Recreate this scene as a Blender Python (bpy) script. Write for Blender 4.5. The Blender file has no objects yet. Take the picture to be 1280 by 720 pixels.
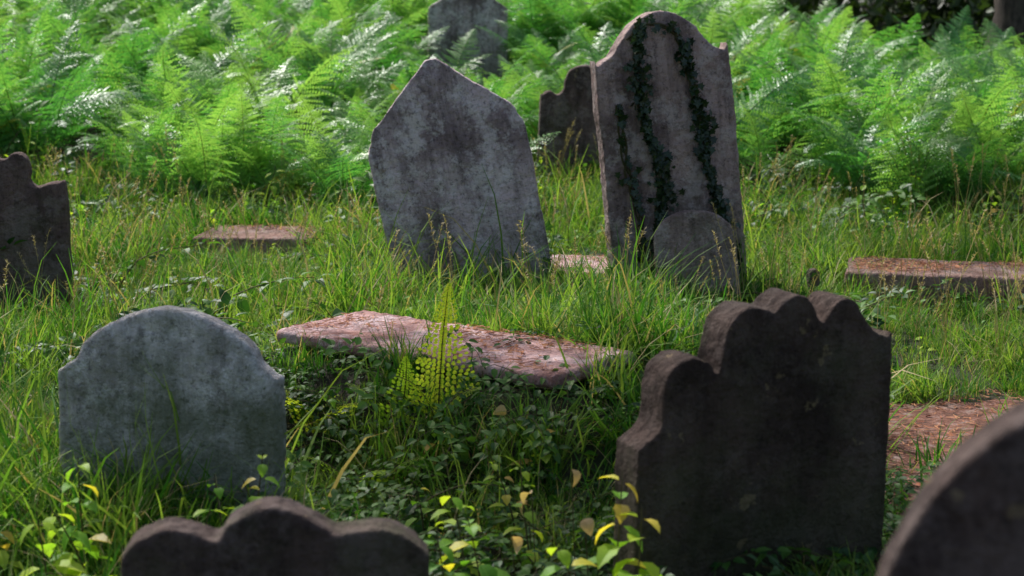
import bpy, math, random
import numpy as np
from mathutils import Vector, Matrix, Euler
rng=np.random.default_rng(7); random.seed(7)
scene=bpy.context.scene
scene.view_settings.view_transform='Standard'; scene.view_settings.look='None'; scene.view_settings.exposure=0

# ---------------- helpers ----------------
def link(o,parent=None):
    scene.collection.objects.link(o)
    if parent: o.parent=parent
    return o
class MB:
    def __init__(s): s.v=[]; s.f=[]; s.m=[]; s.n=0
    def add(s,v,f,m=0):
        v=np.asarray(v,float); s.v.append(v)
        for q in f: s.f.append(tuple(i+s.n for i in q)); s.m.append(m)
        s.n+=len(v)
    def mesh(s,name,mats,smooth=False):
        me=bpy.data.meshes.new(name)
        me.from_pydata(np.vstack(s.v).tolist(),[],s.f)
        for m in mats: me.materials.append(m)
        me.polygons.foreach_set('material_index',s.m)
        me.polygons.foreach_set('use_smooth',[smooth]*len(s.f))
        me.update(); return me
def tube(mb,pts,rad,sides=6,m=0,noise=0):
    pts=np.asarray(pts,float); n=len(pts); V=[];F=[]
    for i in range(n):
        t=pts[min(i+1,n-1)]-pts[max(i-1,0)]; t/=np.linalg.norm(t)+1e-9
        a=np.cross(t,[0.3,1,0.1]); a/=np.linalg.norm(a); b=np.cross(t,a)
        for k in range(sides):
            an=2*math.pi*k/sides; r=rad[i]*(1+noise*(rng.random()-.5))
            V.append(pts[i]+r*(math.cos(an)*a+math.sin(an)*b))
    for i in range(n-1):
        for k in range(sides):
            F.append((i*sides+k,i*sides+(k+1)%sides,(i+1)*sides+(k+1)%sides,(i+1)*sides+k))
    mb.add(V,F,m)
def rotm(y,p,r): return np.array(Euler((p,r,y),'XYZ').to_matrix())
def sm(t): t=np.clip(t,0,1); return t*t*(3-2*t)

SL=(-0.26,7.06,math.radians(-37))   # ledger slab centre, angle
def hgt(x,y):
    x=np.asarray(x,float); y=np.asarray(y,float)
    zl=np.interp(y,[14,17,20,24,30,60,160],[0,.3,.8,1.5,2.1,3,4])
    zr=np.interp(y,[14,20,30,60,160],[0,.15,.4,1,2])
    w=sm((x-1.2)/4.0); z=zl*(1-w)+zr*w
    z=z+.022*np.sin(x*2.1+1.3*np.sin(y*1.1))+.018*np.sin(y*2.7+x*1.3)+.01*np.sin(x*6.3+y*4.1)
    c,s=math.cos(SL[2]),math.sin(SL[2]); dx=x-SL[0]; dy=y-SL[1]
    u=dx*c+dy*s; v=-dx*s+dy*c
    du=np.maximum(np.abs(u)-.70,0); dv=np.where(v<0,np.maximum(-v-.25,0)*1.0,np.maximum(v-.3,0)*.45)
    d=np.sqrt(du**2+dv**2); k=sm(1-d/.65)
    return z*(1-k)+k*.345

# ---------------- materials ----------------
def newmat(name):
    m=bpy.data.materials.new(name); m.use_nodes=True; nt=m.node_tree; nt.nodes.clear()
    return m,nt,nt.nodes,nt.links
def ramp(N,stops):
    r=N.new('ShaderNodeValToRGB'); e=r.color_ramp.elements
    while len(e)<len(stops): e.new(.5)
    for el,(p,c) in zip(e,stops): el.position=p; el.color=(*c,1) if len(c)==3 else c
    return r
def noise(N,L,co,scale,detail=4,rough=.6,vscale=None):
    n=N.new('ShaderNodeTexNoise'); n.inputs['Scale'].default_value=scale; n.inputs['Detail'].default_value=detail; n.inputs['Roughness'].default_value=rough
    if vscale:
        mp=N.new('ShaderNodeMapping'); mp.inputs['Scale'].default_value=vscale; L.new(co,mp.inputs[0]); co=mp.outputs[0]
    L.new(co,n.inputs['Vector']); return n
def mix(N,L,fac,a,b,mode='MIX'):
    m=N.new('ShaderNodeMix'); m.data_type='RGBA'; m.blend_type=mode
    for sock,val in ((m.inputs[0],fac),(m.inputs[6],a),(m.inputs[7],b)):
        if hasattr(val,'is_output'): L.new(val,sock)
        elif isinstance(val,(int,float)): sock.default_value=val
        else: sock.default_value=(*val,1)
    return m.outputs[2]
def mul(N,L,s,k):
    m=N.new('ShaderNodeMath'); m.operation='MULTIPLY'; L.new(s,m.inputs[0]); m.inputs[1].default_value=k; return m.outputs[0]
def stone_mat(name,base,dark,lich,moss=.35,lamt=.6,streak=.7,seed=0,speck=.45,ochre=.4):
    m,nt,N,L=newmat(name)
    tc=N.new('ShaderNodeTexCoord'); mp=N.new('ShaderNodeMapping'); mp.inputs['Location'].default_value=(seed*3.1,seed*1.7,seed*2.3)
    L.new(tc.outputs['Object'],mp.inputs[0]); co=mp.outputs[0]
    n1=noise(N,L,co,1.9,7,.68); r1=ramp(N,[(.38,dark),(.54,base)]); L.new(n1.outputs[0],r1.inputs[0])
    c=r1.outputs[0]
    ns=noise(N,L,co,1.5,7,.7,(5,5,.55)); rs=ramp(N,[(.38,(1,1,1)),(.56,(0,0,0))]); L.new(ns.outputs[0],rs.inputs[0])
    c=mix(N,L,mul(N,L,rs.outputs[0],streak),c,tuple(x*.45 for x in dark))
    n3=noise(N,L,co,5,10,.8); r3=ramp(N,[(.49,(0,0,0)),(.58,(1,1,1))]); L.new(n3.outputs[0],r3.inputs[0])
    c=mix(N,L,mul(N,L,r3.outputs[0],lamt),c,lich)
    n5=noise(N,L,co,11,4,.6); r5=ramp(N,[(.66,(0,0,0)),(.70,(1,1,1))]); L.new(n5.outputs[0],r5.inputs[0])
    c=mix(N,L,mul(N,L,r5.outputs[0],ochre),c,(.40,.30,.16))
    n4=noise(N,L,co,34,7,.8); r4=ramp(N,[(.38,(.10,.10,.10)),(.48,(1,1,1))]); L.new(n4.outputs[0],r4.inputs[0])
    c=mix(N,L,speck,c,r4.outputs[0],'MULTIPLY')
    sx=N.new('ShaderNodeSeparateXYZ'); L.new(tc.outputs['Object'],sx.inputs[0])
    nm=noise(N,L,co,3.2,7,.7)
    mr=N.new('ShaderNodeMath'); mr.operation='MULTIPLY_ADD'; mr.inputs[1].default_value=-.35; L.new(sx.outputs[2],mr.inputs[0]); L.new(nm.outputs[0],mr.inputs[2])
    rm=ramp(N,[(.25,(0,0,0)),(.46,(1,1,1))]); L.new(mr.outputs[0],rm.inputs[0])
    c=mix(N,L,mul(N,L,rm.outputs[0],moss),c,(.09,.12,.045))
    p=N.new('ShaderNodeBsdfPrincipled'); p.inputs['Roughness'].default_value=.92; L.new(c,p.inputs['Base Color'])
    p.inputs['Specular IOR Level'].default_value=.2
    nb=noise(N,L,co,45,6,.7); nb2=noise(N,L,co,8,5,.7)
    ad=N.new('ShaderNodeMath'); ad.operation='MULTIPLY_ADD'; ad.inputs[1].default_value=2.5; L.new(nb2.outputs[0],ad.inputs[0]); L.new(nb.outputs[0],ad.inputs[2])
    b=N.new('ShaderNodeBump'); b.inputs['Strength'].default_value=1; b.inputs['Distance'].default_value=.02; L.new(ad.outputs[0],b.inputs['Height']); L.new(b.outputs[0],p.inputs['Normal'])
    o=N.new('ShaderNodeOutputMaterial'); L.new(p.outputs[0],o.inputs[0]); return m
def leaf_mat(name,c1,c2,c3,trans=.4,rough=.45,spec=.5,wscale=.5,amp=.75):
    m,nt,N,L=newmat(name)
    oi=N.new('ShaderNodeObjectInfo'); ge=N.new('ShaderNodeNewGeometry')
    nz=noise(N,L,ge.outputs['Position'],wscale,3,.6)
    ad=N.new('ShaderNodeMath'); ad.operation='MULTIPLY_ADD'; ad.inputs[1].default_value=.45; L.new(oi.outputs['Random'],ad.inputs[0])
    L.new(mul(N,L,nz.outputs[0],amp),ad.inputs[2])
    ri=N.new('ShaderNodeMath'); ri.operation='MULTIPLY_ADD'; ri.inputs[1].default_value=.35; L.new(ge.outputs['Random Per Island'],ri.inputs[0]); L.new(ad.outputs[0],ri.inputs[2])
    r=ramp(N,[(.35,c1),(.7,c2),(1.0,c3)]); L.new(ri.outputs[0],r.inputs[0])
    p=N.new('ShaderNodeBsdfPrincipled'); p.inputs['Roughness'].default_value=rough; p.inputs['Specular IOR Level'].default_value=spec
    L.new(r.outputs[0],p.inputs['Base Color'])
    t=N.new('ShaderNodeBsdfTranslucent'); L.new(mix(N,L,1.0,r.outputs[0],(1.6,1.6,.7),'MULTIPLY'),t.inputs[0])
    ms=N.new('ShaderNodeMixShader'); ms.inputs[0].default_value=trans; L.new(p.outputs[0],ms.inputs[1]); L.new(t.outputs[0],ms.inputs[2])
    o=N.new('ShaderNodeOutputMaterial'); L.new(ms.outputs[0],o.inputs[0]); return m
M_fern=leaf_mat('bracken_leaf',(.03,.15,.05),(.085,.29,.065),(.24,.44,.12),.42,.40,.9,.45,.85)
M_fernY=leaf_mat('bracken_yellowing',(.25,.38,.07),(.4,.42,.1),(.45,.33,.12),.4)
M_grass=leaf_mat('grass_blade',(.02,.095,.012),(.05,.175,.02),(.20,.31,.06),.45,.6,.2,1.1,.8)
M_dry=leaf_mat('grass_dry',(.30,.25,.11),(.40,.33,.16),(.48,.39,.22),.3,.6,.2)
M_ivy=leaf_mat('ivy_leaf',(.008,.02,.008),(.014,.036,.012),(.03,.07,.02),.12,.35,.5)
M_cover=leaf_mat('ground_cover_leaf',(.012,.05,.012),(.03,.095,.018),(.10,.22,.035),.35,.5,.35,1.8)
M_nettle=leaf_mat('nettle_leaf',(.10,.26,.03),(.18,.38,.04),(.42,.54,.05),.5,.55,.35,3)
M_yellow=leaf_mat('yellow_leaf',(.55,.50,.05),(.62,.56,.06),(.55,.34,.08),.5)
M_tree=leaf_mat('tree_leaf',(.012,.028,.008),(.022,.045,.012),(.04,.075,.018),.3)
M_rust=leaf_mat('fallen_needles',(.16,.05,.025),(.32,.10,.05),(.42,.2,.1),.0,.8,.2,3)
M_stem=leaf_mat('plant_stem',(.05,.05,.02),(.07,.06,.025),(.1,.09,.04),.0,.7,.2)
def bark_mat():
    m,nt,N,L=newmat('bark'); tc=N.new('ShaderNodeTexCoord')
    n=noise(N,L,tc.outputs['Object'],4,6,.7,(5,5,.7)); r=ramp(N,[(.35,(.02,.015,.012)),(.65,(.11,.085,.065))]); L.new(n.outputs[0],r.inputs[0])
    p=N.new('ShaderNodeBsdfPrincipled'); p.inputs['Roughness'].default_value=.95; L.new(r.outputs[0],p.inputs['Base Color'])
    b=N.new('ShaderNodeBump'); b.inputs['Distance'].default_value=.05; L.new(n.outputs[0],b.inputs['Height']); L.new(b.outputs[0],p.inputs['Normal'])
    o=N.new('ShaderNodeOutputMaterial'); L.new(p.outputs[0],o.inputs[0]); return m
M_bark=bark_mat()
def soil_mat(name,cols,scale):
    m,nt,N,L=newmat(name); ge=N.new('ShaderNodeNewGeometry')
    n=noise(N,L,ge.outputs['Position'],scale,8,.75); r=ramp(N,cols); L.new(n.outputs[0],r.inputs[0])
    n2=noise(N,L,ge.outputs['Position'],40,5,.7)
    c=mix(N,L,.5,r.outputs[0],n2.outputs[0],'MULTIPLY')
    p=N.new('ShaderNodeBsdfPrincipled'); p.inputs['Roughness'].default_value=.95; L.new(c,p.inputs['Base Color'])
    b=N.new('ShaderNodeBump'); b.inputs['Distance'].default_value=.03; L.new(n2.outputs[0],b.inputs['Height']); L.new(b.outputs[0],p.inputs['Normal'])
    o=N.new('ShaderNodeOutputMaterial'); L.new(p.outputs[0],o.inputs[0]); return m
M_ground=soil_mat('soil_and_moss',[(.3,(.035,.025,.018)),(.5,(.05,.05,.022)),(.7,(.05,.085,.022))],3)
M_path=soil_mat('dirt_with_needles',[(.38,(.07,.035,.022)),(.5,(.30,.12,.075)),(.64,(.46,.33,.28))],9)

# ---------------- terrain ----------------
def grid_mesh(name,xs,ys,zf,mat):
    X,Y=np.meshgrid(xs,ys); Z=zf(X,Y); V=np.stack([X,Y,Z],-1).reshape(-1,3)
    nx,ny=len(xs),len(ys); i=np.arange((ny-1)*(nx-1)); r=i//(nx-1); c=i%(nx-1); a=r*nx+c
    F=np.stack([a,a+1,a+nx+1,a+nx],-1)
    me=bpy.data.meshes.new(name); me.from_pydata(V.tolist(),[],F.tolist()); me.materials.append(mat)
    me.polygons.foreach_set('use_smooth',[True]*len(F)); me.update()
    return link(bpy.data.objects.new(name,me))
xs=np.concatenate([np.linspace(-150,-12,25),np.arange(-11.5,-4,.3),np.arange(-4,4,.07),np.arange(4,11.6,.3),np.linspace(12,150,25)])
ys=np.concatenate([np.linspace(-60,-2,12),np.arange(-1.5,3,.4),np.arange(3,11,.07),np.arange(11,34,.3),np.linspace(34.5,200,30)])
grid_mesh('ground',xs,ys,hgt,M_ground)
px=np.arange(1.05,9,.05); py=np.arange(5.5,8.3,.05)
def pathz(X,Y):
    wob=.07*np.sin(X*9+Y*4)+.05*np.sin(X*17-Y*13)
    edge=np.minimum(np.minimum(X-1.35-.12*np.sin(Y*5),Y-5.85-.12*np.sin(X*4)),7.85-.15*np.sin(X*3)-Y)+wob
    return hgt(X,Y)+np.clip(edge*.4,-.05,.014)
grid_mesh('dirt_path',px,py,pathz,M_path)

# ---------------- headstones ----------------
def catmull(P,n=6):
    P=[np.array(p,float) for p in P]; out=[]
    for i in range(len(P)-1):
        p0=P[max(i-1,0)];p1=P[i];p2=P[i+1];p3=P[min(i+2,len(P)-1)]
        for k in range(n):
            t=k/n; out.append(.5*((2*p1)+(-p0+p2)*t+(2*p0-5*p1+4*p2-p3)*t*t+(-p0+3*p1-3*p2+p3)*t**3))
    out.append(P[-1]); return out
texs={}
for nm,sz in (('rough_fine',.035),('rough_large',.22)):
    t=bpy.data.textures.new(nm,'CLOUDS'); t.noise_scale=sz; t.noise_depth=3; texs[nm]=t
def headstone(name,prof,th,loc,yaw,lean,back,mat,smooth=True,voxel=.011,rough=1.0,large=1.0):
    top=catmull(prof) if smooth else [np.array(p,float) for p in prof]
    w0=top[0][0]; w1=top[-1][0]
    out=[(w0,-.35)]+[tuple(p) for p in top]+[(w1,-.35)]
    n=len(out); V=[(u,-th/2,z) for u,z in out]+[(u,th/2,z) for u,z in out]
    F=[tuple(range(n)),tuple(range(2*n-1,n-1,-1))]+[(i,i+n,(i+1)%n+n,(i+1)%n) for i in range(n)]
    me=bpy.data.meshes.new(name); me.from_pydata(V,[],F); me.materials.append(mat); me.update()
    import bmesh
    bm=bmesh.new(); bm.from_mesh(me); bmesh.ops.recalc_face_normals(bm,faces=bm.faces); bm.to_mesh(me); bm.free()
    o=link(bpy.data.objects.new(name,me))
    o.location=loc; o.rotation_euler=Euler((back,lean,yaw),'XYZ')
    r=o.modifiers.new('worn','REMESH'); r.mode='VOXEL'; r.voxel_size=voxel; r.use_smooth_shade=True
    s=o.modifiers.new('soft','SMOOTH'); s.iterations=3; s.factor=.5
    for nm,st in (('rough_large',.024*large),('rough_fine',.012)):
        d=o.modifiers.new(nm,'DISPLACE'); d.texture=texs[nm]; d.strength=st*rough; d.mid_level=.5; d.texture_coords='GLOBAL'
    return o
mA=stone_mat('stone_purple_grey',(.68,.54,.55),(.33,.245,.25),(.86,.77,.77),.35,.7,.78,1,.65,.5)
mB=stone_mat('stone_brown',(.50,.37,.34),(.24,.17,.16),(.64,.55,.52),.3,.55,.7,2,.55)
mC=stone_mat('stone_dark',(.20,.135,.122),(.08,.055,.05),(.33,.265,.25),.3,.45,.65,3)
mD=stone_mat('stone_pale',(.80,.76,.74),(.46,.43,.40),(.95,.93,.92),.75,.7,.65,4,.6,.15)
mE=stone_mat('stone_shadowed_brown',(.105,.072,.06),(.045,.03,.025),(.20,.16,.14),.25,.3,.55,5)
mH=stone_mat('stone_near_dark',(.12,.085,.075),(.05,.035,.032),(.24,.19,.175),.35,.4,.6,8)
mF=stone_mat('ledger_stone',(.58,.36,.34),(.32,.16,.13),(.80,.66,.68),.0,.55,.15,6,.5)
mG=stone_mat('ledger_stone_reddish',(.36,.21,.185),(.18,.10,.085),(.46,.35,.34),.15,.5,.15,7,.5)
R=math.radians
G1=headstone('headstone',[(-.475,0),(-.475,1.01),(-.47,1.06),(-.445,1.09),(-.44,1.13),(-.415,1.17),(-.03,1.51),(.03,1.51),(.41,1.17),(.435,1.13),(.445,1.09),(.47,1.06),(.475,1.01),(.475,0)],.11,(-.19,10.1,0),R(3),R(-11),R(-4),mA,smooth=False)
G2=headstone('headstone',[(-.42,0),(-.42,1.40),(-.41,1.47),(-.37,1.51),(-.31,1.54),(-.25,1.62),(-.15,1.72),(-.03,1.765),(.08,1.75),(.19,1.68),(.27,1.58),(.33,1.53),(.39,1.50),(.42,1.44),(.42,0)],.12,(1.03,10.2,0),R(14),R(-5.5),R(-2),mB)
G3=headstone('headstone',[(-.40,0),(-.40,.86),(-.38,.94),(-.32,.98),(-.25,.95),(-.20,1.0),(-.19,1.08),(-.14,1.18),(0,1.22),(.14,1.18),(.19,1.08),(.20,1.0),(.25,.95),(.32,.98),(.38,.94),(.40,.86),(.40,0)],.12,(.60,15.2,0),R(4),R(3),R(0),mC,rough=.6)
G4=headstone('headstone',[(-.42,0),(-.42,.70),(-.40,.77),(-.33,.78),(-.26,.76),(-.23,.80),(-.21,.90),(-.14,.95),(-.07,.92),(0,.95),(.07,.92),(.14,.96),(.20,.93),(.22,.86),(.21,.80),(.25,.76),(.31,.78),(.38,.785),(.41,.72),(.41,0)],.13,(-2.95,9.7,0.01),R(6),R(-1),R(0),mC,rough=.7)
G5=headstone('headstone',[(-.405,0),(-.405,.54),(-.395,.575),(-.36,.61),(-.33,.625),(-.31,.67),(-.26,.72),(-.14,.785),(0,.81),(.14,.785),(.26,.72),(.31,.67),(.33,.625),(.36,.61),(.395,.575),(.405,.54),(.405,0)],.085,(-1.19,5.75,0),R(-10),R(0),R(-3),mD,rough=.8)
G6=headstone('headstone',[(-.45,0),(-.45,.50),(-.44,.555),(-.40,.585),(-.375,.62),(-.37,.72),(-.345,.785),(-.28,.815),(-.215,.795),(-.185,.745),(-.175,.82),(-.15,.91),(-.09,.955),(-.02,.945),(.005,.935),(.03,.965),(.08,.985),(.13,.965),(.165,.905),(.185,.895),(.205,.93),(.24,.965),(.29,.955),(.33,.90),(.37,.855),(.42,.83),(.44,.78),(.445,0)],.15,(.745,5.10,0),R(24),R(1),R(0),mE,rough=.7,voxel=.008,large=.45)
G7=headstone('headstone',[(-.375,0),(-.375,.48),(-.36,.56),(-.32,.60),(-.25,.62),(-.18,.60),(-.14,.585),(-.105,.63),(-.03,.665),(.04,.655),(.105,.62),(.145,.595),(.19,.60),(.25,.605),(.31,.585),(.36,.54),(.37,.48),(.37,0)],.11,(-.575,4.0,0),R(5),R(0),R(0),mH,rough=.7,voxel=.008,large=.6)
G8=headstone('headstone',[(-.46,0),(-.46,.75),(-.45,.92),(-.40,1.05),(-.32,1.165),(-.20,1.255),(-.05,1.31),(.10,1.31),(.24,1.26),(.35,1.17),(.43,1.05),(.46,.9),(.46,.75),(.46,0)],.12,(1.04,2.6,0),R(-10),R(0),R(0),mH,rough=.5,voxel=.009)
G9=headstone('headstone',[(-.46,0),(-.46,.80),(-.44,.92),(-.34,.98),(-.22,1.05),(-.1,1.09),(.05,1.09),(.2,1.05),(.34,.97),(.44,.90),(.46,.80),(.46,0)],.12,(-.51,20.0,.76),R(5),R(0),R(0),mA)
headstone('footstone',[(-.24,0),(-.24,.36),(-.22,.46),(-.15,.53),(-.03,.56),(.10,.54),(.19,.48),(.235,.38),(.24,0)],.10,(1.11,9.88,0.06),R(-4),R(-6),R(-3),mB,rough=.7)
headstone('footstone',[(-.035,0),(-.035,.15),(-.02,.19),(.02,.19),(.035,.15),(.035,0)],.05,(1.80,10.0,0.06),R(20),R(-5),0,mC,voxel=.008,rough=.5)

def slab(name,L_,W_,T_,loc,ang,mat,rough=1):
    import bmesh
    me=bpy.data.meshes.new(name); bm=bmesh.new(); bmesh.ops.create_cube(bm,size=1)
    for v in bm.verts: v.co.x*=L_; v.co.y*=W_; v.co.z*=T_
    bmesh.ops.bevel(bm,geom=bm.edges[:],offset=.012,segments=2,affect='EDGES')
    bm.to_mesh(me); bm.free(); me.materials.append(mat)
    o=link(bpy.data.objects.new(name,me)); o.location=loc; o.rotation_euler=(0,0,ang)
    r=o.modifiers.new('worn','REMESH'); r.mode='VOXEL'; r.voxel_size=.011; r.use_smooth_shade=True
    for nm,st in (('rough_large',.018*rough),('rough_fine',.012)):
        d=o.modifiers.new(nm,'DISPLACE'); d.texture=texs[nm]; d.strength=st; d.mid_level=.5; d.texture_coords='GLOBAL'
    return o
S1=slab('ledger_tomb_slab',1.50,.58,.06,(SL[0],SL[1],.405),SL[2],mF,.7)
S2=slab('grave_kerb_slab',2.4,.62,.24,(3.27,10.3,.07),R(-13),mG)
S3=slab('ledger_tomb_slab',.84,.66,.16,(-1.82,12.3,.07),R(-6),mG)
S4=slab('ledger_tomb_slab',1.1,.7,.18,(.62,11.0,.03),R(-8),mF)
SLABS=[(SL[0],SL[1],SL[2],1.50,.58),(3.27,10.3,R(-13),2.4,.62),(-1.82,12.3,R(-6),.84,.66),(.62,11.0,R(-8),1.1,.7)]

# ---------------- leaf primitives ----------------
def blade_leaf(L_,W_,n=5,bend=.5,fold=.25,tooth=.0):
    V=[];F=[]
    x=z=0; a=.0
    for i in range(n+1):
        t=i/n; w=W_*math.sin(math.pi*min(1,t**.75*.97+.03))*.5
        if tooth and i%2: w*=1+tooth
        V+= [(x,-w,z+abs(w)*fold),(x,0,z),(x,w,z+abs(w)*fold)]
        a=-bend*t; x+=L_/n*math.cos(a); z+=L_/n*math.sin(a)
    for i in range(n):
        b=i*3; F+=[(b,b+3,b+4,b+1),(b+1,b+4,b+5,b+2)]
    return np.array(V),F
IV=np.array([(0,0,0),(-.1,.42,.05),(.25,.3,.03),(.35,.62,.0),(.6,.25,.03),(1.0,0,-.08),(.6,-.25,.03),(.35,-.62,.0),(.25,-.3,.03),(-.1,-.42,.05),(.3,0,-.02)])
IF=[(10,0,1,2),(10,2,3,4),(10,4,5),(10,5,6),(10,6,7,8),(10,8,9,0)]

# ---------------- prototypes ----------------
def frond_into(mb,base,yaw,L_,th0,th1,Wm=.34,m=0,step=.05,plmax=.024,t0=.24,roll=None):
    n=44; ds=L_/n; r=0;z=0; P=[];T=[]
    for i in range(n+1):
        t=i/n; th=th0+(th1-th0)*t**1.4
        P.append((r,0,z)); T.append((math.sin(th),0,math.cos(th))); r+=ds*math.sin(th); z+=ds*math.cos(th)
    P=np.array(P);T=np.array(T); S=np.array([0,1.,0])
    Rz=rotm(yaw,rng.normal(0,.12),0); V=[];F=[]
    s=0; k=0; tot=(1-t0)*L_
    while s<.985:
        t=t0+(1-t0)*s; fi=t*n; i=int(fi); p=P[i]+(P[min(i+1,n)]-P[i])*(fi-i)
        tt=T[i]; N=np.cross(tt,S)
        if N[2]<0: N=-N
        l=Wm*L_*((1-s)**.95)*min(1,.7+s*3.5)*rng.uniform(.88,1.08)+.008
        st=step*(1-.72*s)
        for sd in (-1,1):
            psi=math.radians(72-20*s)+rng.normal(0,.06)
            D=math.cos(psi)*tt+math.sin(psi)*sd*S-N*(.05+rng.random()*.18); D/=np.linalg.norm(D)
            E=np.cross(N,D); E/=np.linalg.norm(E); N2=np.cross(D,E)
            mcount=max(3,int(l/.022)); sp=l/mcount; curl=rng.uniform(-.1,.5)
            for q in range(mcount):
                f=(q+.3)/mcount; b=p+D*l*f-N*(curl*l*f*f)
                pl=min(plmax,st*.50)*((1-f)**.5)+.003
                for e in (-1,1):
                    Q=(E*e+D*.35); Q/=np.linalg.norm(Q); Q=Q+N2*rng.normal(-.15,.2)
                    hw=D*sp*.40; c=len(V)
                    V+= [b-hw*.9,b+Q*pl*.6-hw*.7,b+Q*pl,b+Q*pl*.6+hw*.7,b+hw*.9]; F.append((c,c+1,c+2,c+3,c+4))
        s+=st/tot
    V=np.array(V)@Rz.T+base; mb.add(V,F,m)
    Pp=P[::6]@Rz.T+base; tube(mb,Pp,np.linspace(.006,.0015,len(Pp)),3,1)
def coll(name,meshes):
    c=bpy.data.collections.new(name)
    for i,me in enumerate(meshes):
        c.objects.link(bpy.data.objects.new('%s_%02d'%(name,i),me))
    return c
fm=[]
for k in range(6):
    mb=MB(); nf=[5,6,5,6,5,6][k]
    for j in range(nf):
        frond_into(mb,np.array([rng.normal(0,.08),rng.normal(0,.08),0]),j*2*math.pi/nf+rng.normal(0,.4),rng.uniform(.95,1.5),rng.uniform(.0,.35),rng.uniform(1.1,2.1),rng.uniform(.24,.33),2 if (k==2 and j==1) else 0,.056,.025)
    fm.append(mb.mesh('fern_plant_proto',[M_fern,M_stem,M_fernY]))
C_fern=coll('fern_plants',fm)
gm=[]
for k in range(6):
    mb=MB(); nb=50 if k<5 else 22
    for j in range(nb):
        a=rng.random()*6.283; r=abs(rng.normal(0,.08)); bx,by=r*math.cos(a),r*math.sin(a)
        H=rng.uniform(.07,.26)*(1.3 if k==4 else 1)*(1.9 if k==5 else 1); w=rng.uniform(.002,.0042); la=rng.random()*6.283; lean=rng.uniform(.05,.75); curl=rng.uniform(.2,2.2)
        V=[];p=np.array([bx,by,-.02]); d2=np.array([math.cos(la),math.sin(la),0]); sd=np.array([-math.sin(la),math.cos(la),0]); ns=4
        for i in range(ns+1):
            t=i/ns; th=lean+curl*t*t; ww=w*(1-t**2)+.0003
            V+=[p-sd*ww,p+sd*ww]; p=p+(d2*math.sin(th)+np.array([0,0,math.cos(th)]))*H/ns
        mb.add(V,[(2*i,2*i+1,2*i+3,2*i+2) for i in range(ns)],1 if rng.random()<.08 else 0)
    gm.append(mb.mesh('grass_tuft_proto',[M_grass,M_dry]))
C_grass=coll('grass_tufts',gm)
sk=[]
for k in range(3):
    mb=MB()
    for j in range(3):
        la=rng.random()*6.283; H=rng.uniform(.4,.75); pts=[]
        for i in range(6):
            t=i/5; pts.append((math.cos(la)*.12*t*t+rng.normal(0,.004)+.03*j,math.sin(la)*.12*t*t,H*t))
        tube(mb,pts,[.0018]*6,3,0)
        for q in range(30):
            t=rng.uniform(.78,1.02); c=np.array([math.cos(la)*.12*t*t+.03*j,math.sin(la)*.12*t*t,H*t]); v,f=blade_leaf(.022,.006,2,.1)
            mb.add(v@rotm(rng.random()*6.28,0,-rng.uniform(.2,1.2)).T+c,f,0)
    sk.append(mb.mesh('seed_stalk_proto',[M_dry]))
C_stalk=coll('seed_stalks',sk)
cm=[]
for k in range(6):
    mb=MB()
    if k<3:
        for j in range(20):
            a=rng.random()*6.283; r=.17*math.sqrt(rng.random()); c=np.array([r*math.cos(a),r*math.sin(a),rng.uniform(.01,.12)])
            s=rng.uniform(.016,.045); Rm=rotm(rng.random()*6.28,rng.normal(0,.5),rng.normal(0,.5))
            if k==0: mb.add((IV*s*[1,.9,1])@Rm.T+c,IF,0)
            else:
                v,f=blade_leaf(s*1.5,s*.8,4,.7,.25,.12); mb.add(v@Rm.T+c,f,0)
            if j%4==0: tube(mb,[(c[0]*.3,c[1]*.3,-.02),c*[.7,.7,.7],c],[.0015]*3,3,1)
    else:
        for j in range(3):
            la=rng.random()*6.283; Ls=rng.uniform(.25,.45); pts=[]
            for i in range(8):
                t=i/7; pts.append((math.cos(la+.5*t)*Ls*t,math.sin(la+.5*t)*Ls*t,Ls*.9*t*(1-.75*t)+rng.normal(0,.004)-.02))
            pts=np.array(pts); tube(mb,pts,np.linspace(.003,.0012,8),4,1)
            for i in range(2,8):
                yw=rng.random()*6.28
                for dd in (-1.1,0,1.1):
                    v,f=blade_leaf(rng.uniform(.03,.06),.026,5,.5,.3,.2)
                    mb.add((v+[.02,0,0])@rotm(yw+dd,0,rng.uniform(-.3,.5)).T+pts[i],f,0)
    cm.append(mb.mesh('ground_cover_proto',[M_cover,M_stem]))
C_cover=coll('ground_cover_clumps',cm)
def nettle_mesh(H,npair,ls,lean,mats,yel=.1):
    mb=MB(); la=rng.random()*6.28; pts=[]
    for i in range(7):
        t=i/6; pts.append((math.cos(la)*lean*t*t,math.sin(la)*lean*t*t,H*t-.02))
    pts=np.array(pts); tube(mb,pts,np.linspace(.004,.0018,7),5,1)
    for k in range(npair):
        t=.25+.75*(k+.5)/npair; fi=t*6; i=min(int(fi),5); p=pts[i]+(pts[i+1]-pts[i])*(fi-i)
        s=ls*(1.1-.6*t**2)
        for sd in (0,math.pi):
            if rng.random()<.1: continue
            v,f=blade_leaf(s*rng.uniform(.85,1.15),s*.58,7,rng.uniform(.5,1.1),.3,.18); v=v+[.02*s/ls,0,0]
            mb.add(v@rotm(k*1.57+sd+rng.normal(0,.25),0,rng.uniform(-.35,.6)).T+p,f,2 if rng.random()<yel else 0)
    return mb.mesh('nettle_proto',mats)
nm=[nettle_mesh(rng.uniform(.2,.34),rng.integers(4,7),.07,.06,[M_nettle,M_stem,M_yellow],.05) for k in range(4)]
C_nettle=coll('wild_nettles_protos',nm)
tm=[]
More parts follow.
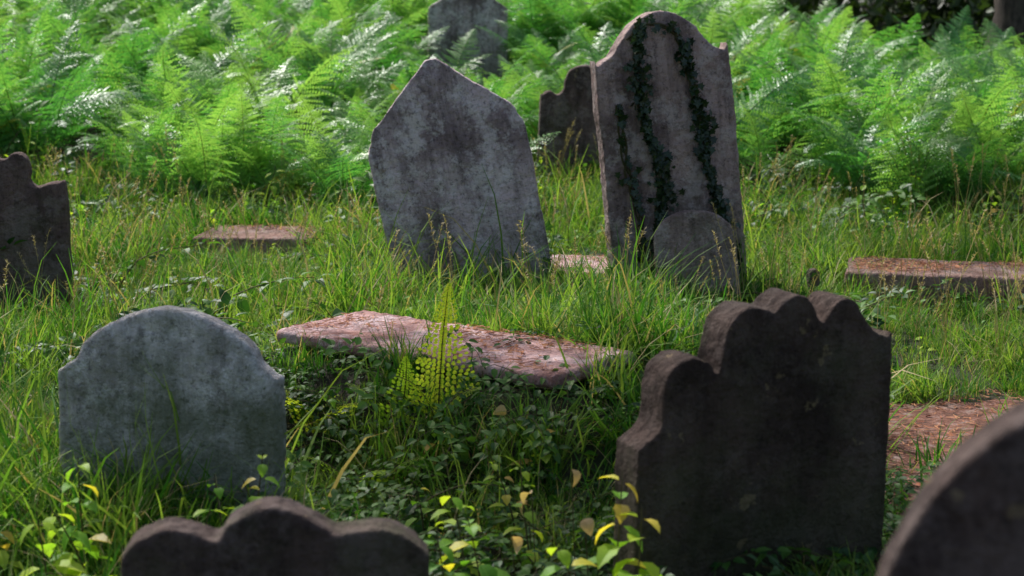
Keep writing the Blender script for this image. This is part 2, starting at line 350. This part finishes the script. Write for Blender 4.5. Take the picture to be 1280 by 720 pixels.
for k in range(3):
    mb=MB()
    for j in range(110):
        d=rng.normal(size=3); d/=np.linalg.norm(d); c=d*.55*rng.random()**.5*[1,1,.6]; s=rng.uniform(.07,.13)
        v,f=blade_leaf(s,s*.6,2,.3,.2); mb.add(v@rotm(rng.random()*6.28,rng.normal(0,.6),rng.normal(0,.6)).T+c,f,0)
    for j in range(6):
        d=rng.normal(size=3)*.25; tube(mb,[(0,0,0),d],[.008,.003],3,1)
    tm.append(mb.mesh('leaf_spray_proto',[M_tree,M_bark]))
C_tree=coll('leaf_sprays',tm)

def scatter(name,pts,rot,scl,idx,collection,parent=None):
    pts=np.asarray(pts,float); n=len(pts)
    me=bpy.data.meshes.new(name); me.from_pydata(pts.tolist(),[],[])
    a=me.attributes.new('rot','FLOAT_VECTOR','POINT'); a.data.foreach_set('vector',np.asarray(rot,np.float32).ravel())
    a=me.attributes.new('scl','FLOAT','POINT'); a.data.foreach_set('value',np.asarray(scl,np.float32).ravel())
    a=me.attributes.new('idx','INT','POINT'); a.data.foreach_set('value',np.asarray(idx,np.int32).ravel())
    o=link(bpy.data.objects.new(name,me),parent)
    ng=bpy.data.node_groups.new(name+'_nodes','GeometryNodeTree')
    ng.interface.new_socket('Geometry',in_out='INPUT',socket_type='NodeSocketGeometry')
    ng.interface.new_socket('Geometry',in_out='OUTPUT',socket_type='NodeSocketGeometry')
    N=ng.nodes; L=ng.links
    gi=N.new('NodeGroupInput'); go=N.new('NodeGroupOutput'); ip=N.new('GeometryNodeInstanceOnPoints'); ci=N.new('GeometryNodeCollectionInfo')
    ci.inputs['Collection'].default_value=collection; ci.inputs['Separate Children'].default_value=True; ci.inputs['Reset Children'].default_value=True
    def att(nm,ty):
        x=N.new('GeometryNodeInputNamedAttribute'); x.data_type=ty; x.inputs['Name'].default_value=nm
        return [q for q in x.outputs if q.enabled and q.name=='Attribute'][0]
    L.new(gi.outputs[0],ip.inputs['Points']); L.new(ci.outputs[0],ip.inputs['Instance']); ip.inputs['Pick Instance'].default_value=True
    L.new(att('idx','INT'),ip.inputs['Instance Index'])
    er=N.new('FunctionNodeEulerToRotation'); L.new(att('rot','FLOAT_VECTOR'),er.inputs[0]); L.new(er.outputs[0],ip.inputs['Rotation'])
    L.new(att('scl','FLOAT'),ip.inputs['Scale']); L.new(ip.outputs[0],go.inputs[0])
    md=o.modifiers.new('scatter','NODES'); md.node_group=ng
    return o
def rots(n,t=.12): return np.stack([rng.normal(0,t,n),rng.normal(0,t,n),rng.random(n)*6.283],-1)
def slabmask(x,y,cx,cy,ang,L_,W_):
    c,s=math.cos(ang),math.sin(ang); dx=x-cx; dy=y-cy
    return (abs(dx*c+dy*s)<L_/2)&(abs(-dx*s+dy*c)<W_/2)
def clear(x,y,pad=0):
    k=np.zeros(len(x),bool)
    for a,b,c,d,e in SLABS: k|=slabmask(x,y,a,b,c,d+pad,e+pad)
    return ~k
def inpath(x,y): return (x>1.4)&(y>5.9)&(y<7.85)
# grass
n=11800; y=3.4+12.2*rng.random(n)**.85; x=(rng.random(n)*2-1)*(.32*y+.8)
pn=np.sin(x*1.7+y*.9)+np.sin(x*.8-y*1.9+1)+.6*np.sin(x*4.1+y*3.3)+rng.normal(0,.5,n)
front=(y<6.95)&(x>-1.0)&(x<1.6)
leftn=(y<5.4)&(y>4.2)&(x<-.7)
keep=clear(x,y,.02)&~(inpath(x,y)&(rng.random(n)<.95))&~((pn<-1.1)&(rng.random(n)<.7))&~(front&(rng.random(n)<.35))
x,y,pn,leftn=x[keep],y[keep],pn[keep],leftn[keep]; n=len(x)
sc=rng.uniform(.6,1.35,n)*(1+.28*pn)
sc=np.where((y<6.95)&(x>-1.0)&(x<1.6),sc*.78,sc); sc=np.where(leftn,sc*.6,sc)
sc=np.where((y>10.9)&(y<12.0)&(x>-2.5)&(x<-1.2),sc*.5,sc); sc=np.where((y>9.0)&(y<10.1)&(x>1.9),sc*.6,sc); sc=np.where((y>4.9)&(y<5.9)&(x>1.1),sc*.5,sc); sc=np.clip(sc,.3,2.0)
idx=rng.integers(0,5,n); idx=np.where(rng.random(n)<.08,5,idx)
scatter('grass',np.stack([x,y,hgt(x,y)],-1),rots(n,.24),sc,idx,C_grass)
# seed stalks
n=250; y=rng.uniform(7.9,15.0,n); x=(rng.random(n)*2-1)*(.31*y+1); k=clear(x,y,.05); x,y=x[k],y[k]
x=np.append(x,[2.3,2.42,2.2,2.55,2.35,-1.3,-1.15,1.35,2.7,2.6,2.9,3.0]); y=np.append(y,[9.2,9.3,9.4,9.3,9.1,9.9,10,9.7,9.2,8.6,8.8,9.2]); n=len(x)
scatter('seeding_grass_stalks',np.stack([x,y,hgt(x,y)],-1),rots(n,.15),rng.uniform(.5,1.1,n),rng.integers(0,3,n),C_stalk)
# ground cover
n=1150; y=rng.uniform(4.2,7.3,n); x=rng.uniform(-1.7,2.0,n)
k=clear(x,y,.04)&~inpath(x,y)&((x>-1.15)|(rng.random(n)<.3)); x,y=x[k],y[k]
n2=800; y2=rng.uniform(8,15.4,n2); x2=(rng.random(n2)*2-1)*(.33*y2+.5); k=clear(x2,y2,.1)&((y2>13)|(np.sin(x2*2+y2*1.3)+np.sin(y2*2.3-x2)>.3))
x=np.append(x,x2[k]); y=np.append(y,y2[k]); n=len(x)
scatter('ground_ivy_and_bramble',np.stack([x,y,hgt(x,y)],-1),rots(n,.25),np.where(y>8,rng.uniform(1.1,2.0,n),rng.uniform(.45,1.1,n)),rng.integers(0,6,n),C_cover)
# low nettles
n=650; y=rng.uniform(5.3,15.4,n); x=(rng.random(n)*2-1)*(.32*y+.6)
k=clear(x,y,.1)&~inpath(x,y)&((y>12.5)|(rng.random(n)<.4)); x,y=x[k],y[k]; n=len(x)
scatter('low_nettles',np.stack([x,y,hgt(x,y)],-1),rots(n,.15),np.where(y>12.5,rng.uniform(.9,1.7,n),rng.uniform(.35,.85,n)),rng.integers(0,4,n),C_nettle)
# ferns
n=1050; y=13.6+13*rng.random(n)**1.1; x=(rng.random(n)*2-1)*(.33*y+1.0)
edge=14.5+.35*np.sin(x*1.3)+.35*np.sin(x*3.1+1)+np.where(x<-3.6,1.1,0)-np.where((x>-3.4)&(x<-.4),.55,0)
k=(y>edge)&~((abs(x-.6)<.8)&(y<15.7))&~((abs(x+.51)<.55)&(abs(y-19.4)<.9))&~((x>3.6)&(y>23))
x,y=x[k],y[k]; n=len(x)
scs=rng.uniform(.72,1.22,n); scs=np.where((x>-1.6)&(x<.6)&(y>16)&(y<19.8),scs*.72,scs); scs=np.where(y<15.3,scs*.82,scs)
scatter('bracken_ferns',np.stack([x,y,hgt(x,y)-.02],-1),rots(n,.16),scs,rng.integers(0,6,n),C_fern)
# young ferns in front of ledger slab
leafY=leaf_mat('young_fern_leaf',(.18,.34,.03),(.28,.44,.04),(.42,.50,.06),.55,.5,.4)
def young_fern(base,specs):
    mb=MB()
    for yaw,L_,a,b in specs: frond_into(mb,np.zeros(3),yaw,L_,a,b,.28,0,.024,.011,.12)
    o=link(bpy.data.objects.new('young_fern',mb.mesh('young_fern',[leafY,M_stem]))); o.location=base
bx,by=-.29,6.46; young_fern((bx,by,float(hgt(bx,by))-.02),[(-1.3,.60,.0,.40),(2.6,.36,.1,1.0),(-2.4,.32,.3,1.3),(-.4,.30,.4,1.4)])
bx,by=-.45,6.50; young_fern((bx,by,float(hgt(bx,by))-.02),[(-1.8,.40,.05,.7),(3.0,.32,.3,1.4)])
bx,by=-.78,6.68; young_fern((bx,by,float(hgt(bx,by))-.02),[(3.0,.40,.4,1.6),(-2.2,.36,.3,1.6),(-.9,.38,.5,1.7),(.2,.30,.5,1.7)])
bx,by=-.55,6.20; young_fern((bx,by,float(hgt(bx,by))-.02),[(3.3,.38,.5,1.6),(-1.2,.36,.4,1.7),(-.2,.34,.4,1.5)])
# individual nettles
for (bx,by,H,np_,ls) in [(-1.33,5.12,.50,6,.10),(-1.27,5.0,.38,5,.12),(-1.40,4.95,.38,4,.12),(-.84,5.30,.50,6,.09),(-.76,5.2,.40,5,.08),(-.90,5.2,.40,4,.085),(-.14,5.05,.40,6,.10),(-.08,4.9,.38,5,.105),(-.19,4.8,.36,4,.105),(.27,4.68,.55,7,.11),(.33,4.62,.46,6,.115),(.23,4.6,.43,5,.11),(-1.0,5.15,.34,4,.08),(.07,5.25,.42,5,.07),(.02,5.6,.38,5,.06),(.45,6.1,.25,4,.06),(-.3,5.6,.25,4,.07),(-.28,6.28,.2,4,.07),(.1,6.05,.22,4,.09),(-1.62,5.2,.36,5,.07)]:
    me=nettle_mesh(H,np_,ls,rng.uniform(.03,.09),[M_nettle,M_stem,M_yellow],.2)
    o=link(bpy.data.objects.new('nettle_plant',me)); o.location=(bx,by,float(hgt(bx,by))); o.rotation_euler=(rng.normal(0,.08),rng.normal(0,.08),rng.random()*6)
# ---------------- ivy on headstone ----------------
mb=MB()
strips=[([(-.14,1.70),(-.17,1.45),(-.15,1.1),(-.07,.85),(-.12,.55),(-.07,.3),(-.02,0)],.032,640),([(.12,1.58),(.18,1.2),(.20,.9),(.26,.6),(.33,.3),(.37,0)],.026,480),([(-.30,1.25),(-.29,.9),(-.24,.6),(-.24,.3)],.03,55),([(-.1,.6),(-.07,.25),(.0,.02)],.06,170),([(-.2,1.62),(-.08,1.70),(.08,1.64),(.13,1.5)],.015,25)]
for pts,w,cnt in strips:
    cp=np.array(catmull(pts,8))
    for q in range(3):
        tube(mb,[(u+.02*math.sin(i*.7+q*2),-.066,z) for i,(u,z) in enumerate(cp)],[.006]*len(cp),4,1,.3)
    for j in range(cnt):
        t=rng.random()*(len(cp)-1.01); i=int(t); c=cp[i]+(cp[i+1]-cp[i])*(t-i); dens=.7+.6*math.sin(c[1]*11+cnt)
        u=c[0]+rng.normal(0,w*max(.35,dens)); z=c[1]+rng.normal(0,.03)
        if abs(u)>.43: continue
        s=rng.uniform(.026,.052); yv=-.066-rng.uniform(.005,.055)
        Rm=np.array((Euler((rng.normal(0,.5),rng.normal(0,.4),rng.normal(0,.5))).to_matrix()))
        base=(IV*s)@np.array([[0,0,-1],[1,0,0],[0,-1,0]])
        mb.add((base)@Rm.T+[u,yv,z],IF,0)
ivy=link(bpy.data.objects.new('climbing_ivy',mb.mesh('climbing_ivy',[M_ivy,M_stem]))); ivy.location=G2.location; ivy.rotation_euler=G2.rotation_euler
# ---------------- needles litter ----------------
mb=MB()
def litter(cnt,fn):
    for j in range(cnt):
        x,y,z=fn(); l=rng.uniform(.010,.028); w=rng.uniform(.001,.0022)
        if rng.random()<.06: v,f=blade_leaf(rng.uniform(.02,.04),rng.uniform(.012,.02),3,.8,.4)
        else: v=np.array([(-l,-w,0),(l,-w,0),(l,w,.002),(-l,w,.002)]); f=[(0,1,2,3)]
        mb.add(v@rotm(rng.random()*6.28,rng.normal(0,.2),rng.normal(0,.10)).T+[x,y,z],f,0)
def on_slab(cx,cy,ang,L_,W_,z):
    def f():
        while True:
            u=rng.uniform(-.49,.49)*L_; v=rng.uniform(-.49,.49)*W_
            if math.sin(u*5+v*3)+math.sin(v*9-u*2)+rng.normal(0,.4)>.2: break
        return cx+u*math.cos(ang)-v*math.sin(ang),cy+u*math.sin(ang)+v*math.cos(ang),z+.006
    return f
litter(700,on_slab(SL[0],SL[1],SL[2],1.46,.56,.437)); litter(1800,on_slab(3.27,10.3,R(-13),2.35,.6,.195)); litter(200,on_slab(-1.82,12.3,R(-6),.8,.62,.155)); litter(400,on_slab(.62,11.0,R(-8),1.1,.68,.125))
def onpath():
    x=rng.uniform(1.35,3.6); y=rng.uniform(5.8,8.0); return x,y,float(hgt(x,y))+.02
litter(3200,onpath)
link(bpy.data.objects.new('pine_needle_litter',mb.mesh('pine_needle_litter',[M_rust])))
mb=MB()
for (x,y,z) in [(.18,5.0,.46),(.22,4.95,.32),(.06,5.05,.37),(.0,4.9,.28),(.6,5.9,.2),(-.5,5.2,.14),(-1.3,4.9,.14),(.05,5.3,.27),(-.02,6.2,.34)]:
    v,f=blade_leaf(.06,.045,5,1.4,.5); mb.add(v@rotm(rng.random()*6.28,rng.normal(0,.6),rng.normal(.5,.5)).T+[x,y,z],f,0)
    tube(mb,[(x,y,z),(x+.01,y+.02,z*.5),(x+.02,y+.03,-.02)],[.0018]*3,4,1)
M_dead=leaf_mat('dead_leaf',(.45,.25,.14),(.55,.36,.2),(.6,.45,.24),.35)
link(bpy.data.objects.new('withered_leaves',mb.mesh('withered_leaves',[M_dead,M_stem])))

# ---------------- trees ----------------
def tree(base,H,r,crown_c,crown_r,nspray,seed,limbs=8,name='woodland_tree',scl=(1.0,1.8),jit=.55):
    e=link(bpy.data.objects.new(name,None)); e.location=base
    mb=MB(); b=np.zeros(3); cc=np.array(crown_c)-np.array(base)
    pts=[b+[0,0,-.3]]+[np.array([cc[0]*.15*(t**2)+.08*math.sin(t*5+seed),cc[1]*.15*t*t+.08*math.cos(t*4+seed),H*t]) for t in np.linspace(0,1,14)]
    rad=[r*1.35]+[r*(1.25*math.exp(-t*12)+1-.7*t) if t<.15 else r*(1-.7*t) for t in np.linspace(0,1,14)]
    tube(mb,pts,rad,14,0,.12)
    ends=[]
    for k in range(limbs):
        i=rng.integers(6,14); p=pts[i]; d=rng.normal(size=3); d/=np.linalg.norm(d); q=cc+d*crown_r*.75
        mid=(p+q)/2+[0,0,.4]; tube(mb,[p,(p+mid)/2+[0,0,.1],mid,q],[rad[i]*.5,rad[i]*.38,rad[i]*.25,.02],7,0,.15); ends.append(q)
        for z in range(3):
            d=rng.normal(size=3); q2=mid+(q-mid)*rng.random()+d*.8; tube(mb,[mid+(q-mid)*.3,q2],[.05,.01],4,0)
            if jit>.5: ends.append(q2)
    tr=link(bpy.data.objects.new('trunk_and_limbs',mb.mesh('trunk',[M_bark],True)),e)
    ncl=14; cl=[cc+ (lambda d:d/np.linalg.norm(d)*rng.random()**.4)(rng.normal(size=3))*np.array(crown_r) for _ in range(ncl)]+ends[:10]
    P=np.array([cl[rng.integers(len(cl))]+rng.normal(0,jit,3) for _ in range(nspray)])
    scatter('leaves',P,rots(nspray,.5),rng.uniform(*scl,nspray),rng.integers(0,3,nspray),C_tree,e)
tree((-7.0,11.5,0),6.5,.25,(-3.2,10.7,7.2),np.array([1.8,.4,.5]),54,1,5,name='shade_tree',scl=(.6,1.1),jit=.28)  # tree out of view, added to cast dappled shade on the foreground
tree((6.6,18.5,.1),7,.28,(1.9,16.4,7.6),np.array([2.4,2.0,1.2]),105,2,name='shade_tree',scl=(.8,1.4))  # second unseen tree, put in to shade the grass on the right
tree((7.15,24.5,.3),8,.32,(6.5,26,8),np.array([3,3,1.6]),100,3)
for k in range(11):
    xx=-15+3.1*k+rng.normal(0,.7); yy=rng.uniform(36,46)
    tree((xx,yy,float(hgt(xx,yy))),9,rng.uniform(.2,.38),(xx,yy,float(hgt(xx,yy))+8),np.array([3,3,3.2]),90,k+5,5,scl=(2.0,3.6))
n=450; x=rng.uniform(-22,24,n); y=rng.uniform(34.5,40,n); z=hgt(x,y)+rng.random(n)**1.3*3.0
n2=150; x=np.append(x,rng.uniform(4.4,14,n2)); y=np.append(y,rng.uniform(26,30,n2)); z=np.append(z,hgt(x[n:],y[n:])+rng.random(n2)*1.6); n+=n2
scatter('woodland_undergrowth',np.stack([x,y,z],-1),rots(n,.5),rng.uniform(1.4,2.6,n),rng.integers(0,3,n),C_tree)

# ---------------- light, world, camera ----------------
S=Vector((-.42,.62,.86)).normalized()
sd=bpy.data.lights.new('sun','SUN'); sd.energy=5.0; sd.angle=R(.6); sd.color=(1,.98,.95)
so=link(bpy.data.objects.new('sun',sd)); so.rotation_euler=S.to_track_quat('Z','Y').to_euler(); so.location=(-5,10,15)
w=bpy.data.worlds.new('World'); scene.world=w; w.use_nodes=True; nt=w.node_tree; bg=nt.nodes['Background']
sk=nt.nodes.new('ShaderNodeTexSky'); sk.sky_type='NISHITA'; sk.sun_disc=False; sk.sun_elevation=math.asin(S.z); sk.sun_rotation=math.atan2(S.x,S.y)
sk.dust_density=4.0; sk.ozone_density=.4
nt.links.new(sk.outputs[0],bg.inputs[0]); bg.inputs[1].default_value=.15
cd=bpy.data.cameras.new('camera'); cd.lens=60; cd.sensor_width=36; cd.clip_end=600; cd.clip_start=.05
cd.dof.use_dof=True; cd.dof.focus_distance=8.0; cd.dof.aperture_fstop=3.2
co=link(bpy.data.objects.new('camera',cd)); co.location=(0,0,1.9); co.rotation_euler=(R(80),0,0); scene.camera=co
